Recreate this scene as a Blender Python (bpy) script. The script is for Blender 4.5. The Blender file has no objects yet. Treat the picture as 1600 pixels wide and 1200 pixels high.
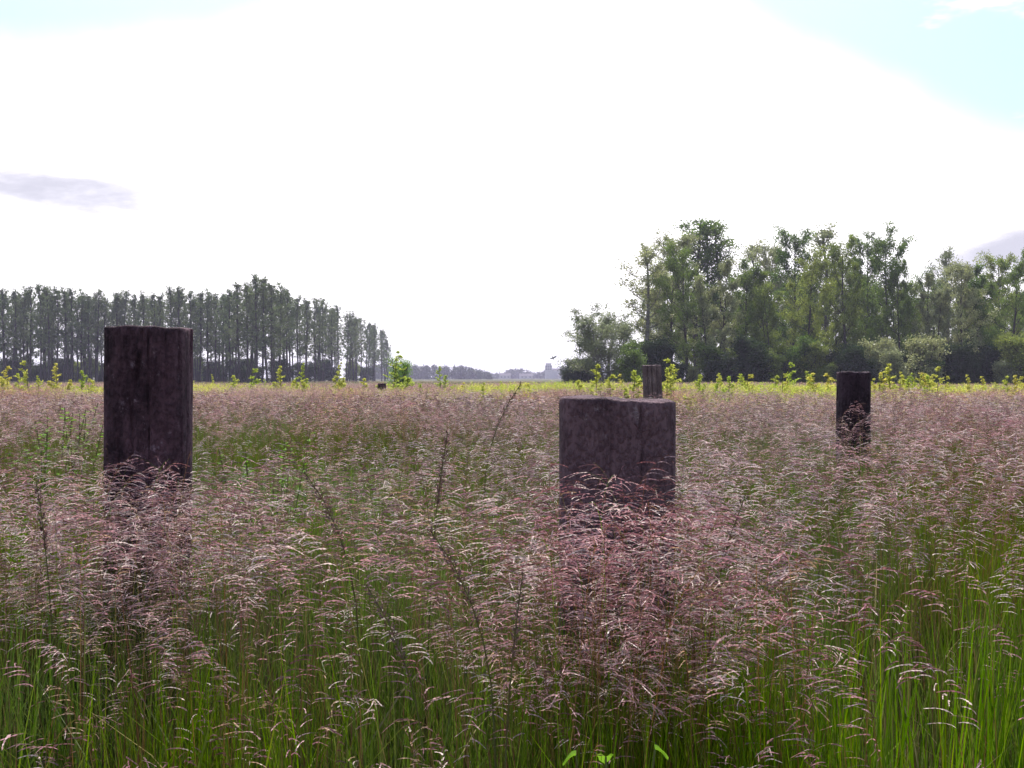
import bpy, math, random
import numpy as np
from mathutils import Vector, Matrix
random.seed(7)
rng = np.random.default_rng(11)
sc = bpy.context.scene
COL = sc.collection
R = math.radians

# ------------------------------------------------------------------ camera
CAM_H = 1.35
F = 1715.0                                   # focal length in photo pixels
cd = bpy.data.cameras.new('camera'); cam = bpy.data.objects.new('camera', cd); COL.objects.link(cam)
cd.sensor_width = 36; cd.lens = F/1600*36; cd.clip_start = .05; cd.clip_end = 9000
cam.location = (0, 0, CAM_H); cam.rotation_euler = (R(90-.33), 0, 0)
sc.camera = cam
def at(px, d): return (px-800)/F*d           # metres to the right of the axis at distance d
def up(py, d): return CAM_H+(590-py)/F*d     # height at distance d

# ------------------------------------------------------------------ sky and sun
SUN_EL, SUN_AZ = 57.0, -3.0
w = bpy.data.worlds.new('World'); sc.world = w; w.use_nodes = True
nt = w.node_tree; nt.nodes.clear()
def N(t, **k):
    n = nt.nodes.new(t)
    for a, b in k.items(): setattr(n, a, b)
    return n
def L(a, b): nt.links.new(a, b)
def M(op, a, b=None, c=None, clamp=False):
    n = N('ShaderNodeMath', operation=op); n.use_clamp = clamp
    for i, v in enumerate((a, b, c)):
        if v is None: continue
        if isinstance(v, (int, float)): n.inputs[i].default_value = v
        else: L(v, n.inputs[i])
    return n.outputs[0]
def MIX(f, a, b):
    n = N('ShaderNodeMix', data_type='RGBA')
    for i, v in ((0, f), (6, a), (7, b)):
        if isinstance(v, (int, float)): n.inputs[i].default_value = v
        elif isinstance(v, tuple): n.inputs[i].default_value = v
        else: L(v, n.inputs[i])
    return n.outputs[2]
def SM(v, a, b):
    n = N('ShaderNodeMapRange', interpolation_type='SMOOTHSTEP'); L(v, n.inputs[0])
    n.inputs[1].default_value = a; n.inputs[2].default_value = b
    return n.outputs[0]
out = N('ShaderNodeOutputWorld'); bg = N('ShaderNodeBackground'); L(bg.outputs[0], out.inputs[0])
sky = N('ShaderNodeTexSky', sky_type='NISHITA'); sky.sun_disc = False
sky.sun_elevation = R(SUN_EL); sky.sun_rotation = R(SUN_AZ); sky.air_density = 1.0; sky.dust_density = 1.2
tc = N('ShaderNodeTexCoord'); sep = N('ShaderNodeSeparateXYZ'); L(tc.outputs['Generated'], sep.inputs[0])
X, Y, Z = sep.outputs
az = M('MULTIPLY', M('ARCTAN2', X, Y), 57.2958)
el = M('MULTIPLY', M('ARCSINE', Z), 57.2958)
def noise(vec, scale, detail=5, rough=.55):
    n = N('ShaderNodeTexNoise'); L(vec, n.inputs['Vector']); n.inputs['Scale'].default_value = scale
    n.inputs['Detail'].default_value = detail; n.inputs['Roughness'].default_value = rough
    return n.outputs['Fac']
n1 = noise(tc.outputs['Generated'], 5.0)
mp = N('ShaderNodeMapping'); mp.inputs['Scale'].default_value = (1, 1, 3.2); L(tc.outputs['Generated'], mp.inputs[0])
n2 = noise(mp.outputs[0], 3.1, 6, .6)
n3 = noise(mp.outputs[0], 16, 5, .6)
# upper edge of the white cloud bank, in degrees above the horizon, all the way round
ramp = N('ShaderNodeValToRGB'); L(M('DIVIDE', M('ADD', az, 180), 360), ramp.inputs[0])
pts = [(-180, 13), (-70, 14), (-26, 15.4), (-16, 16.6), (-9, 19.0), (3, 27), (10, 19.0), (18, 14.6), (25, 10.8), (180, 12)]
e = ramp.color_ramp.elements
e[0].position = 0; e[0].color = (pts[0][1]/40,)*3+(1,); e[1].position = 1; e[1].color = (pts[-1][1]/40,)*3+(1,)
for a_, v_ in pts[1:-1]:
    q_ = e.new((a_+180)/360); q_.color = (v_/40,)*3+(1,)
edge = M('MULTIPLY', ramp.outputs[0], 40)
dl = M('SUBTRACT', M('ADD', edge, M('MULTIPLY', M('SUBTRACT', n1, .5), 3.5)), el)
bank = SM(dl, -1.6, 3.4)
puff = SM(n2, .56, .68)                                    # broken clouds higher up
cover = M('MAXIMUM', bank, M('MULTIPLY', puff, .85))
sd = Vector((math.sin(R(SUN_AZ))*math.cos(R(SUN_EL)), math.cos(R(SUN_AZ))*math.cos(R(SUN_EL)), math.sin(R(SUN_EL))))
dt = N('ShaderNodeVectorMath', operation='DOT_PRODUCT'); L(tc.outputs['Generated'], dt.inputs[0]); dt.inputs[1].default_value = sd
aur = M('POWER', M('MAXIMUM', dt.outputs['Value'], 0), 5)  # the sky is brighter towards the sun
aur2 = M('POWER', M('MAXIMUM', dt.outputs['Value'], 0), 2)
def blob(a0, e0, ra, re, k):                               # a grey cloud at azimuth a0, elevation e0
    u = M('DIVIDE', M('SUBTRACT', az, a0), ra); v = M('DIVIDE', M('SUBTRACT', M('ADD', el, M('MULTIPLY', az, k)), e0+k*a0), re)
    r = M('ADD', M('MULTIPLY', u, u), M('MULTIPLY', v, v))
    return SM(M('ADD', r, M('MULTIPLY', M('SUBTRACT', n3, .5), 1.5)), 1.3, .0)
grey = M('MAXIMUM', blob(-22.8, 8.95, 6.5, 1.15, .06), blob(24.6, 6.1, 4.6, 1.1, -.22))
for b in ((-63, 12, 9, 2, 0), (70, 10, 9, 2, 0), (140, 13, 12, 3, 0), (-130, 11, 12, 3, 0)): grey = M('MAXIMUM', grey, blob(*b))
nb = N('ShaderNodeVectorMath', operation='MULTIPLY'); L(sky.outputs[0], nb.inputs[0]); nb.inputs[1].default_value = (.86, .98, .93)
SKY_S = .13
skyc = MIX(.0, nb.outputs[0], (0, 0, 0, 1))
cl = N('ShaderNodeVectorMath', operation='SCALE'); cl.inputs[0].default_value = (1.0, .965, 1.01)
L(M('DIVIDE', M('ADD', M('ADD', .78, M('MULTIPLY', aur2, 1.35)), M('MULTIPLY', aur, .9)), SKY_S), cl.inputs['Scale'])
cloud = MIX(M('MULTIPLY', grey, .97), cl.outputs[0], (.50/SKY_S, .50/SKY_S, .585/SKY_S, 1))
lift = N('ShaderNodeVectorMath', operation='ADD'); L(skyc, lift.inputs[0])
lc = N('ShaderNodeVectorMath', operation='SCALE'); lc.inputs[0].default_value = (1, 1, 1); L(M('MULTIPLY', M('ADD', aur, .07), 1.2/SKY_S*.5), lc.inputs['Scale']); L(lc.outputs[0], lift.inputs[1])
L(MIX(cover, lift.outputs[0], cloud), bg.inputs[0]); bg.inputs[1].default_value = SKY_S
sl = bpy.data.lights.new('sun', 'SUN'); sl.energy = 5.0; sl.angle = R(.6); sl.color = (1, .955, .88)
so = bpy.data.objects.new('sun', sl); COL.objects.link(so); so.rotation_euler = sd.to_track_quat('Z', 'Y').to_euler(); so.location = (0, 40, 60)
sc.render.engine = 'CYCLES'
sc.view_settings.view_transform = 'Standard'; sc.view_settings.look = 'None'; sc.view_settings.gamma = 1
sc.view_settings.use_curve_mapping = False; sc.view_settings.exposure = 0.48
sc.cycles.max_bounces = 8; sc.cycles.transmission_bounces = 4; sc.cycles.volume_bounces = 0; sc.cycles.transparent_max_bounces = 8
sc.cycles.diffuse_bounces = 4

# ------------------------------------------------------------------ materials
def mat(name):
    m = bpy.data.materials.new(name); m.use_nodes = True; t = m.node_tree; t.nodes.clear()
    return m, t
def leafmat(name, col, trans=.45, var=.35, rough=.6, hue2=None, gloss=.04, useattr=False, nscale=None):
    """two-sided foliage: diffuse + translucent + a little gloss; colour from the piece's own colour attribute or a base"""
    m, t = mat(name); n = t.nodes; l = t.links
    o = n.new('ShaderNodeOutputMaterial')
    oi = n.new('ShaderNodeObjectInfo')
    if useattr:
        a = n.new('ShaderNodeAttribute'); a.attribute_name = 'Col'; base = a.outputs['Color']
    else:
        rg = n.new('ShaderNodeRGB'); rg.outputs[0].default_value = (*col, 1); base = rg.outputs[0]
    if hue2:
        mx = n.new('ShaderNodeMix'); mx.data_type = 'RGBA'; mx.inputs[7].default_value = (*hue2, 1); l.new(base, mx.inputs[6])
        if nscale:
            g = n.new('ShaderNodeNewGeometry'); ns = n.new('ShaderNodeTexNoise'); ns.inputs['Scale'].default_value = nscale; ns.inputs['Detail'].default_value = 3
            l.new(g.outputs['Position'], ns.inputs['Vector'])
            mr = n.new('ShaderNodeMapRange'); mr.inputs[1].default_value = .4; mr.inputs[2].default_value = .62; l.new(ns.outputs['Fac'], mr.inputs[0]); l.new(mr.outputs[0], mx.inputs[0])
        else: l.new(oi.outputs['Random'], mx.inputs[0])
        base = mx.outputs[2]
    hs = n.new('ShaderNodeHueSaturation'); l.new(base, hs.inputs['Color'])
    a2 = n.new('ShaderNodeAttribute'); a2.attribute_name = 'Var'     # random per leaf
    mr = n.new('ShaderNodeMapRange'); mr.inputs[3].default_value = 1-var; mr.inputs[4].default_value = 1+var
    l.new(a2.outputs['Fac'], mr.inputs[0]); l.new(mr.outputs[0], hs.inputs['Value'])
    d = n.new('ShaderNodeBsdfDiffuse'); tr = n.new('ShaderNodeBsdfTranslucent'); g = n.new('ShaderNodeBsdfGlossy'); g.inputs['Roughness'].default_value = rough*.75
    l.new(hs.outputs[0], d.inputs[0]); l.new(hs.outputs[0], tr.inputs[0])
    m1 = n.new('ShaderNodeMixShader'); m1.inputs[0].default_value = trans; l.new(d.outputs[0], m1.inputs[1]); l.new(tr.outputs[0], m1.inputs[2])
    m2 = n.new('ShaderNodeMixShader'); m2.inputs[0].default_value = gloss; l.new(m1.outputs[0], m2.inputs[1]); l.new(g.outputs[0], m2.inputs[2])
    l.new(m2.outputs[0], o.inputs[0])
    return m
def solid(name, c1, c2, scale=4, rough=.9, stretch=(1, 1, 1), bump=.0, detail=8, lo=.35, hi=.65, obj=True):
    m, t = mat(name); n = t.nodes; l = t.links
    o = n.new('ShaderNodeOutputMaterial'); p = n.new('ShaderNodeBsdfPrincipled'); p.inputs['Roughness'].default_value = rough
    p.inputs['Specular IOR Level'].default_value = .2
    tcn = n.new('ShaderNodeTexCoord'); mp = n.new('ShaderNodeMapping'); mp.inputs['Scale'].default_value = stretch
    l.new(tcn.outputs['Object'], mp.inputs[0])
    ns = n.new('ShaderNodeTexNoise'); ns.inputs['Scale'].default_value = scale; ns.inputs['Detail'].default_value = detail; ns.inputs['Roughness'].default_value = .65
    l.new(mp.outputs[0], ns.inputs['Vector'])
    mr = n.new('ShaderNodeMapRange'); mr.inputs[1].default_value = lo; mr.inputs[2].default_value = hi; l.new(ns.outputs['Fac'], mr.inputs[0])
    mx = n.new('ShaderNodeMix'); mx.data_type = 'RGBA'; mx.inputs[6].default_value = (*c1, 1); mx.inputs[7].default_value = (*c2, 1); l.new(mr.outputs[0], mx.inputs[0])
    l.new(mx.outputs[2], p.inputs['Base Color'])
    if bump:
        b = n.new('ShaderNodeBump'); b.inputs['Strength'].default_value = bump; b.inputs['Distance'].default_value = .02; l.new(ns.outputs['Fac'], b.inputs['Height']); l.new(b.outputs[0], p.inputs['Normal'])
    l.new(p.outputs[0], o.inputs[0]); return m
def woodmat(name, dark, mid, pale, lichen, seed):
    """weathered timber: long vertical grain, checks, blotches and pale lichen"""
    m, t = mat(name); n = t.nodes; l = t.links
    o = n.new('ShaderNodeOutputMaterial'); p = n.new('ShaderNodeBsdfPrincipled'); p.inputs['Roughness'].default_value = .85; p.inputs['Specular IOR Level'].default_value = .25
    tcn = n.new('ShaderNodeTexCoord')
    def nz(st, scale, det=8, rough=.65, lo=.35, hi=.65):
        mp = n.new('ShaderNodeMapping'); mp.inputs['Scale'].default_value = st; mp.inputs['Location'].default_value = (seed, seed*.7, seed*.3)
        l.new(tcn.outputs['Object'], mp.inputs[0]); ns = n.new('ShaderNodeTexNoise'); ns.inputs['Scale'].default_value = scale; ns.inputs['Detail'].default_value = det; ns.inputs['Roughness'].default_value = rough
        l.new(mp.outputs[0], ns.inputs['Vector']); mr = n.new('ShaderNodeMapRange'); mr.inputs[1].default_value = lo; mr.inputs[2].default_value = hi; l.new(ns.outputs['Fac'], mr.inputs[0]); return mr.outputs[0]
    def mx(f, a, b):
        q = n.new('ShaderNodeMix'); q.data_type = 'RGBA'; l.new(f, q.inputs[0])
        for i, v in ((6, a), (7, b)):
            if isinstance(v, tuple): q.inputs[i].default_value = (*v, 1)
            else: l.new(v, q.inputs[i])
        return q.outputs[2]
    grain = nz((1, 1, .06), 42); fine = nz((1, 1, .12), 120); blot = nz((1, 1, .45), 6.5, 6, .6, .42, .62); lic = nz((1, 1, .8), 19, 8, .7, .60, .70)
    c = mx(grain, dark, mid); c = mx(blot, c, pale); 
    mu = n.new('ShaderNodeMath'); mu.operation = 'MULTIPLY'; mu.inputs[1].default_value = 0.8; l.new(lic, mu.inputs[0])
    c = mx(mu.outputs[0], c, lichen)
    sp1 = nz((1, 1, .7), 75, 4, .6, .45, .62); sp2 = nz((1, 1, .9), 30, 9, .75, .50, .60)     # pitted, flaking skin
    c2 = n.new('ShaderNodeMix'); c2.data_type = 'RGBA'; c2.blend_type = 'MULTIPLY'; m5 = n.new('ShaderNodeMath'); m5.operation = 'MULTIPLY'; m5.inputs[1].default_value = .6; l.new(sp1, m5.inputs[0]); l.new(m5.outputs[0], c2.inputs[0]); l.new(c, c2.inputs[6]); c2.inputs[7].default_value = (.45, .36, .40, 1)
    m6 = n.new('ShaderNodeMath'); m6.operation = 'MULTIPLY'; m6.inputs[1].default_value = .35; l.new(sp2, m6.inputs[0]); c = mx(m6.outputs[0], c2.outputs[2], pale)
    l.new(c, p.inputs['Base Color'])
    ad = n.new('ShaderNodeMath'); ad.operation = 'MULTIPLY_ADD'; ad.inputs[1].default_value = 1; l.new(grain, ad.inputs[0]); l.new(sp1, ad.inputs[2])
    b = n.new('ShaderNodeBump'); b.inputs['Strength'].default_value = .8; b.inputs['Distance'].default_value = .012; l.new(ad.outputs[0], b.inputs['Height']); l.new(b.outputs[0], p.inputs['Normal'])
    l.new(p.outputs[0], o.inputs[0]); return m

GRASS = leafmat('meadow grass', (0, 0, 0), .42, .36, .5, gloss=.018, useattr=True)
def patchy(m):
    """slow change of hue and strength of colour over the field"""
    n = m.node_tree.nodes; l = m.node_tree.links; hs = next(q for q in n if q.bl_idname == 'ShaderNodeHueSaturation')
    g = n.new('ShaderNodeNewGeometry'); ns = n.new('ShaderNodeTexNoise'); ns.inputs['Scale'].default_value = .55; ns.inputs['Detail'].default_value = 4; l.new(g.outputs['Position'], ns.inputs['Vector'])
    a = n.new('ShaderNodeMapRange'); a.inputs[1].default_value = .3; a.inputs[2].default_value = .7; a.inputs[3].default_value = .7; a.inputs[4].default_value = 1.3; l.new(ns.outputs['Fac'], a.inputs[0]); l.new(a.outputs[0], hs.inputs['Saturation'])
    b = n.new('ShaderNodeMapRange'); b.inputs[1].default_value = .3; b.inputs[2].default_value = .7; b.inputs[3].default_value = .485; b.inputs[4].default_value = .515; l.new(ns.outputs['Color'], b.inputs[0]); l.new(b.outputs[0], hs.inputs['Hue'])
patchy(GRASS)
SAP = leafmat('sapling leaf', (.38, .48, .07), .5, .45, .8, gloss=.01, hue2=(.66, .58, .14))
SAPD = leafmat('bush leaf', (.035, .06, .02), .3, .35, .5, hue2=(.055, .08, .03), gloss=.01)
POP = leafmat('poplar leaf', (.11, .155, .06), .36, .4, .45, hue2=(.15, .18, .08), gloss=.02)
BRO = leafmat('broad leaf', (.10, .17, .03), .45, .6, .5, hue2=(.27, .31, .06), gloss=.02)
BRO2 = leafmat('silver leaf', (.22, .25, .13), .42, .62, .5, hue2=(.34, .35, .15), gloss=.03)
FARW = leafmat('far wood leaf', (.05, .07, .04), .3, .3, .6, hue2=(.08, .10, .05), nscale=.02)
FORB = leafmat('forb leaf', (.16, .30, .02), .5, .3, .8, hue2=(.10, .24, .02), gloss=.015)
DOCK = leafmat('dock seed', (.11, .05, .055), .15, .5, .6, hue2=(.16, .09, .09))
BARK = solid('dark bark', (.035, .03, .028), (.09, .075, .065), 3, .95, (1, 1, .25), .6)
BARKP = solid('pale bark', (.10, .09, .085), (.30, .28, .26), 2.5, .9, (1, 1, .8), .4)
STEM = solid('stem', (.10, .07, .03), (.13, .15, .05), 20, .8)
GROUND = solid('meadow ground', (.045, .06, .018), (.10, .085, .045), .35, 1.0, detail=10)
W1 = woodmat('creosoted timber left', (.022, .010, .017), (.070, .032, .046), (.155, .080, .105), (.36, .26, .32), 3.1)  # timber colours here and below carry the purple cast of lens glare
W2 = woodmat('weathered timber middle', (.060, .031, .043), (.135, .074, .094), (.215, .130, .155), (.38, .30, .34), 9.7)
W3 = woodmat('tarred timber right', (.018, .009, .014), (.044, .022, .034), (.080, .044, .064), (.12, .09, .10), 15.2)
W4 = woodmat('greyed timber', (.12, .08, .085), (.22, .15, .155), (.34, .25, .25), (.45, .36, .36), 21.0)

# ------------------------------------------------------------------ mesh helpers
class MB:
    def __init__(s): s.v = []; s.f = []; s.c = []; s.k = []
    def add(s, vs, fs, col=(.5, .5, .5), k=.5):
        b = len(s.v); s.v += [tuple(p) for p in vs]; s.f += [tuple(b+i for i in f) for f in fs]
        s.c += [col]*len(fs); s.k += [k]*len(fs)
    def mesh(s, name, mat, smooth=False):
        me = bpy.data.meshes.new(name); me.from_pydata(s.v, [], s.f); me.materials.append(mat)
        a = me.attributes.new('Col', 'FLOAT_COLOR', 'FACE'); a.data.foreach_set('color', [x for c in s.c for x in (*c, 1)])
        b = me.attributes.new('Var', 'FLOAT', 'FACE'); b.data.foreach_set('value', s.k)
        if smooth: me.polygons.foreach_set('use_smooth', [True]*len(me.polygons))
        me.update(); return me
def tube(mb, pts, rads, sides=6, col=(.3, .3, .3), cap=False):
    b = len(mb.v); pts = [Vector(p) for p in pts]
    for i, p in enumerate(pts):
        t = (pts[min(i+1, len(pts)-1)]-pts[max(i-1, 0)]).normalized()
        a = t.cross(Vector((0, 1, .01))); a = a if a.length > .05 else t.cross(Vector((1, 0, 0))); a.normalize(); c = t.cross(a)
        for j in range(sides):
            th = 2*math.pi*j/sides; mb.v.append(tuple(p+(a*math.cos(th)+c*math.sin(th))*rads[i]))
    for i in range(len(pts)-1):
        for j in range(sides):
            j2 = (j+1) % sides; mb.f.append((b+i*sides+j, b+i*sides+j2, b+(i+1)*sides+j2, b+(i+1)*sides+j)); mb.c.append(col); mb.k.append(.5)
    if cap: mb.f.append(tuple(b+(len(pts)-1)*sides+j for j in range(sides))); mb.c.append(col); mb.k.append(.5)
def leaf(mb, p, d, nrm, ln, wd, col, k):
    s = d.cross(nrm)
    if s.length < 1e-4: s = Vector((1, 0, 0))
    s.normalize(); m = p+d*ln*.45
    mb.add([p, m+s*wd*.5, p+d*ln, m-s*wd*.5], [(0, 1, 2, 3)], col, k)
def rv(): 
    v = Vector((random.gauss(0, 1), random.gauss(0, 1), random.gauss(0, 1))); return v.normalized()
def ob(name, me, parent=None, loc=None):
    o = bpy.data.objects.new(name, me); COL.objects.link(o)
    if parent: o.parent = parent
    if loc: o.location = loc
    return o
def tag(o, label=None, cat=None, group=None, kind=None):
    if label: o['label'] = label
    if cat: o['category'] = cat
    if group: o['group'] = group
    if kind: o['kind'] = kind
    return o

# ------------------------------------------------------------------ ground
def ground():
    rr = [0, 3, 6, 10, 16, 25, 40, 70, 120, 200, 350, 600, 1000, 1700, 2900]; na = 96
    v = [(0, 0, 0)]; f = []
    for r in rr[1:]:
        for j in range(na):
            a = 2*math.pi*j/na; x, y = r*math.cos(a), r*math.sin(a)
            v.append((x, y, (.04*math.sin(x*.8+1)*math.cos(y*.6) if r < 90 else 0)))
    for j in range(na): f.append((0, 1+j, 1+(j+1) % na))
    for i in range(len(rr)-2):
        for j in range(na):
            a = 1+i*na+j; b = 1+i*na+(j+1) % na; f.append((a, a+na, b+na, b))
    me = bpy.data.meshes.new('ground'); me.from_pydata(v, [], f); me.materials.append(GROUND)
    me.polygons.foreach_set('use_smooth', [True]*len(f))
    o = ob('ground', me); o['kind'] = 'structure'
ground()

# ------------------------------------------------------------------ grass clumps
MAUVE = [(.48, .275, .305), (.36, .19, .22), (.60, .39, .41), (.21, .11, .12), (.70, .56, .54), (.42, .28, .21), (.28, .175, .20), (.13, .075, .07)]
DARKH = [(.13, .065, .06), (.17, .09, .085), (.21, .12, .10), (.11, .06, .07)]
STRAW = [(.62, .43, .30), (.60, .37, .31), (.52, .31, .28), (.64, .42, .36)]  # straw heads; the sunlit brightness of distant grass is put into the colour
GREENS = [(.085, .135, .014), (.11, .165, .02), (.065, .105, .012), (.15, .18, .035), (.10, .12, .03)]
BROWNS = [(.14, .075, .04), (.17, .10, .05), (.12, .06, .045), (.15, .12, .05)]
def blade(mb, x, y, h, wd, col, segs=3, lean=None, arch=1.0):
    a = random.uniform(0, 6.283); ln = random.uniform(.03, .25)*h*arch if lean is None else lean
    dx, dy = math.cos(a)*ln, math.sin(a)*ln; b = a+random.uniform(-1, 1)+1.57; sx, sy = math.cos(b)*wd/2, math.sin(b)*wd/2
    vs = []
    for i in range(segs):
        t = i/segs; q = t*t; s = 1-.45*t
        px, py, pz = x+dx*q, y+dy*q, h*(t-.12*q*min(1, ln/h*3)); vs += [(px-sx*s, py-sy*s, pz), (px+sx*s, py+sy*s, pz)]
    vs.append((x+dx, y+dy, h*(1-.12*min(1, ln/h*3))))
    fs = [(2*i, 2*i+1, 2*i+3, 2*i+2) for i in range(segs-1)]+[(2*segs-2, 2*segs-1, 2*segs)]
    mb.add(vs, fs, col, random.random())
def stalk(mb, x, y, h, pl, nspk, spk, wd, heads, stems, bias=0.0, open_=1.0, nod=None):
    """a flowering stalk: thin culm, arching panicle axis, small spikelets on short side branches"""
    a = random.uniform(0, 6.283) if random.random() > bias else random.gauss(0, .5)
    az = Vector((math.cos(a), math.sin(a), 0)); lean = random.uniform(.02, .16)*h
    col = random.choice(stems); base = Vector((x, y, 0)); hs = h-pl*.45
    top = base+az*lean+Vector((0, 0, hs)); k = random.random()
    side = Vector((-az.y, az.x, 0)) if random.random() < .5 else (az+Vector((-az.y, az.x, 0))).normalized()
    p1 = base+az*lean*.3+Vector((0, 0, hs*.55)); w2 = side*wd*.5
    mb.add([base-w2, base+w2, p1+w2*.8, p1-w2*.8, top+w2*.5, top-w2*.5], [(0, 1, 2, 3), (3, 2, 4, 5)], col, k)
    hc = random.choice(heads); hc2 = random.choice(heads)
    th = math.atan2(lean, hs)*1.4; th1 = th+(random.uniform(.6, 1.9) if nod is None else nod)
    ns = 5; p = top.copy(); pts = [p.copy()]; dirs = []
    for i in range(ns):
        q = th+(th1-th)*((i+.6)/ns)**1.1; d = az*math.sin(q)+Vector((0, 0, math.cos(q))); dirs.append(d); p = p+d*pl/ns; pts.append(p.copy())
    w3 = side*wd*.22
    vs = []
    for q in pts: vs += [q-w3, q+w3]
    mb.add(vs, [(2*i, 2*i+1, 2*i+3, 2*i+2) for i in range(ns)], col, k)
    # side racemes: strokes that leave the axis and arch over to the side they hang on
    per = max(2, int(round(nspk**.5*.75))); nr = max(1, nspk//per); sw = random.choice((-1, 1))
    for i in range(nr):
        t = (i+.5*random.random())/nr; j = min(ns-1, int(t*ns)); q = pts[j].lerp(pts[j+1], t*ns-j); d = dirs[j]
        rl = pl*(.50-.26*t)*open_*random.uniform(.6, 1.15); sg = per*spk*.8; st = min(rl, sg)/per
        sd_ = az*random.uniform(.2, 1)+Vector((-az.y, az.x, 0))*random.gauss(0, .55); sd_.normalize()
        cur = (d*.9+sd_*.5).normalized(); p_ = q.copy(); c = hc if random.random() < .75 else hc2; nn = rv()
        for m_ in range(per):
            cur = (cur+sd_*.28+Vector((0, 0, -.16))+rv()*.10).normalized()
            leaf(mb, p_, cur, nn+rv()*.3, spk*random.uniform(1.0, 1.45), spk*random.uniform(.24, .42)*(1.1-.5*m_/per), c, random.random()); p_ = p_+cur*st
def disc(r):
    a = random.uniform(0, 6.283); q = r*math.sqrt(random.random()); return q*math.cos(a), q*math.sin(a)
def clump(kind):
    mb = MB()
    U = random.uniform
    def wild(n, r_, h0, h1):                                      # odd broad, bent and dead leaves
        for _ in range(n):
            h_ = U(h0, h1); blade(mb, *disc(r_), h_, U(.004, .009), random.choice(GREENS+BROWNS[:1]+[(.30, .25, .13)]), 4, lean=h_*U(.25, .8))
    if kind == 'near_head':
        for _ in range(12): stalk(mb, *disc(.21), .52+.48*random.random()**.75, U(.10, .19), 45, .0105, .0022, MAUVE, GREENS[:3]+BROWNS, .3)
        for _ in range(2): stalk(mb, *disc(.21), U(.6, .98), U(.09, .15), 56, .008, .0024, DARKH, BROWNS, .2, .45, nod=U(.1, .5))
        for _ in range(62): blade(mb, *disc(.22), U(.35, .84), U(.0025, .005), random.choice(GREENS))
        for _ in range(14): blade(mb, *disc(.22), U(.4, .8), U(.002, .0035), random.choice(BROWNS))
        wild(7, .2, .3, .75)
    elif kind == 'near_green':
        for _ in range(random.choice((1, 3, 5))): stalk(mb, *disc(.20), U(.5, .92), U(.09, .17), 42, .010, .002, MAUVE, GREENS[:3]+BROWNS)
        if random.random() < .6: stalk(mb, *disc(.2), U(.6, .95), U(.09, .15), 56, .008, .0024, DARKH, BROWNS, .2, .45, nod=.2)
        for _ in range(88): blade(mb, *disc(.20), U(.35, .86), U(.0025, .006), random.choice(GREENS+[(.12, .19, .02)]), arch=U(.5, 1.6))
        for _ in range(28): blade(mb, *disc(.20), U(.4, .85), U(.002, .0038), random.choice(BROWNS), arch=.7)
        wild(14, .2, .3, .8)
    elif kind == 'near_bright':                                  # fresh green growth with hardly a seed head
        for _ in range(2): stalk(mb, *disc(.20), U(.5, .9), U(.09, .17), 42, .010, .002, MAUVE, GREENS[:3]+BROWNS)
        for _ in range(115): blade(mb, *disc(.20), U(.4, .9), U(.003, .006), random.choice([(.105, .19, .017), (.135, .22, .025), (.08, .15, .012), (.18, .24, .035)]), arch=U(.4, 1.2))
        for _ in range(10): blade(mb, *disc(.20), U(.4, .8), U(.002, .0038), random.choice(BROWNS), arch=.7)
        wild(6, .2, .3, .7)
    elif kind == 'near_feather':                                 # silkier, paler, denser heads
        for _ in range(15): stalk(mb, *disc(.20), .56+.46*random.random()**.7, U(.12, .21), 58, .0105, .002, MAUVE[:5]+[(.46, .37, .38), (.38, .27, .30)], BROWNS+GREENS[:2], .6, 1.3)
        for _ in range(52): blade(mb, *disc(.22), U(.3, .75), U(.0025, .004), random.choice(GREENS))
        wild(5, .2, .3, .7)
    elif kind == 'mid_head':
        for _ in range(58): stalk(mb, *disc(.55), .60+.40*random.random()**.7, U(.13, .21), 16, .024, .003, MAUVE+STRAW[:1], GREENS[:3]+BROWNS, .3)
        for _ in range(8): stalk(mb, *disc(.55), U(.7, 1.02), U(.1, .16), 16, .016, .004, DARKH, BROWNS, .2, .5, nod=.3)
        for _ in range(170): blade(mb, *disc(.55), U(.35, .88), .006, random.choice(GREENS), 2)
    elif kind == 'mid_straw':
        for _ in range(62): stalk(mb, *disc(.55), .62+.38*random.random()**.7, U(.12, .19), 16, .022, .003, STRAW+MAUVE[:3], GREENS[:3]+BROWNS, .3)
        for _ in range(8): stalk(mb, *disc(.55), U(.7, 1.05), U(.1, .16), 16, .016, .004, DARKH, BROWNS, .2, .5, nod=.3)
        for _ in range(130): blade(mb, *disc(.55), U(.35, .88), .006, random.choice(GREENS+[(.22, .22, .07)]), 2)
    elif kind == 'mid_green':
        for _ in range(10): stalk(mb, *disc(.5), U(.6, .95), U(.10, .17), 16, .019, .003, MAUVE, GREENS[:3]+BROWNS)
        for _ in range(300): blade(mb, *disc(.5), U(.4, .88), .006, random.choice(GREENS[:2]+[(.12, .20, .02), (.17, .20, .04)]), 2)
    elif kind == 'far_head':
        for _ in range(210): stalk(mb, *disc(1.6), U(.62, 1.0), U(.13, .2), 5, .045, .006, STRAW+MAUVE[:3], GREENS[:3]+BROWNS, .2)
        for _ in range(330): blade(mb, *disc(1.6), U(.4, .92), .014, random.choice(GREENS+[(.20, .22, .05), (.28, .26, .08)]), 2)
    elif kind == 'far_green':
        for _ in range(60): stalk(mb, *disc(2.4), U(.3, .55), U(.1, .15), 3, .06, .008, STRAW, GREENS)
        for _ in range(420): blade(mb, *disc(2.4), U(.2, .42), .03, random.choice([(.10, .18, .03), (.13, .21, .04), (.09, .15, .03)]), 2)
    return mb.mesh(kind, GRASS)
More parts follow.
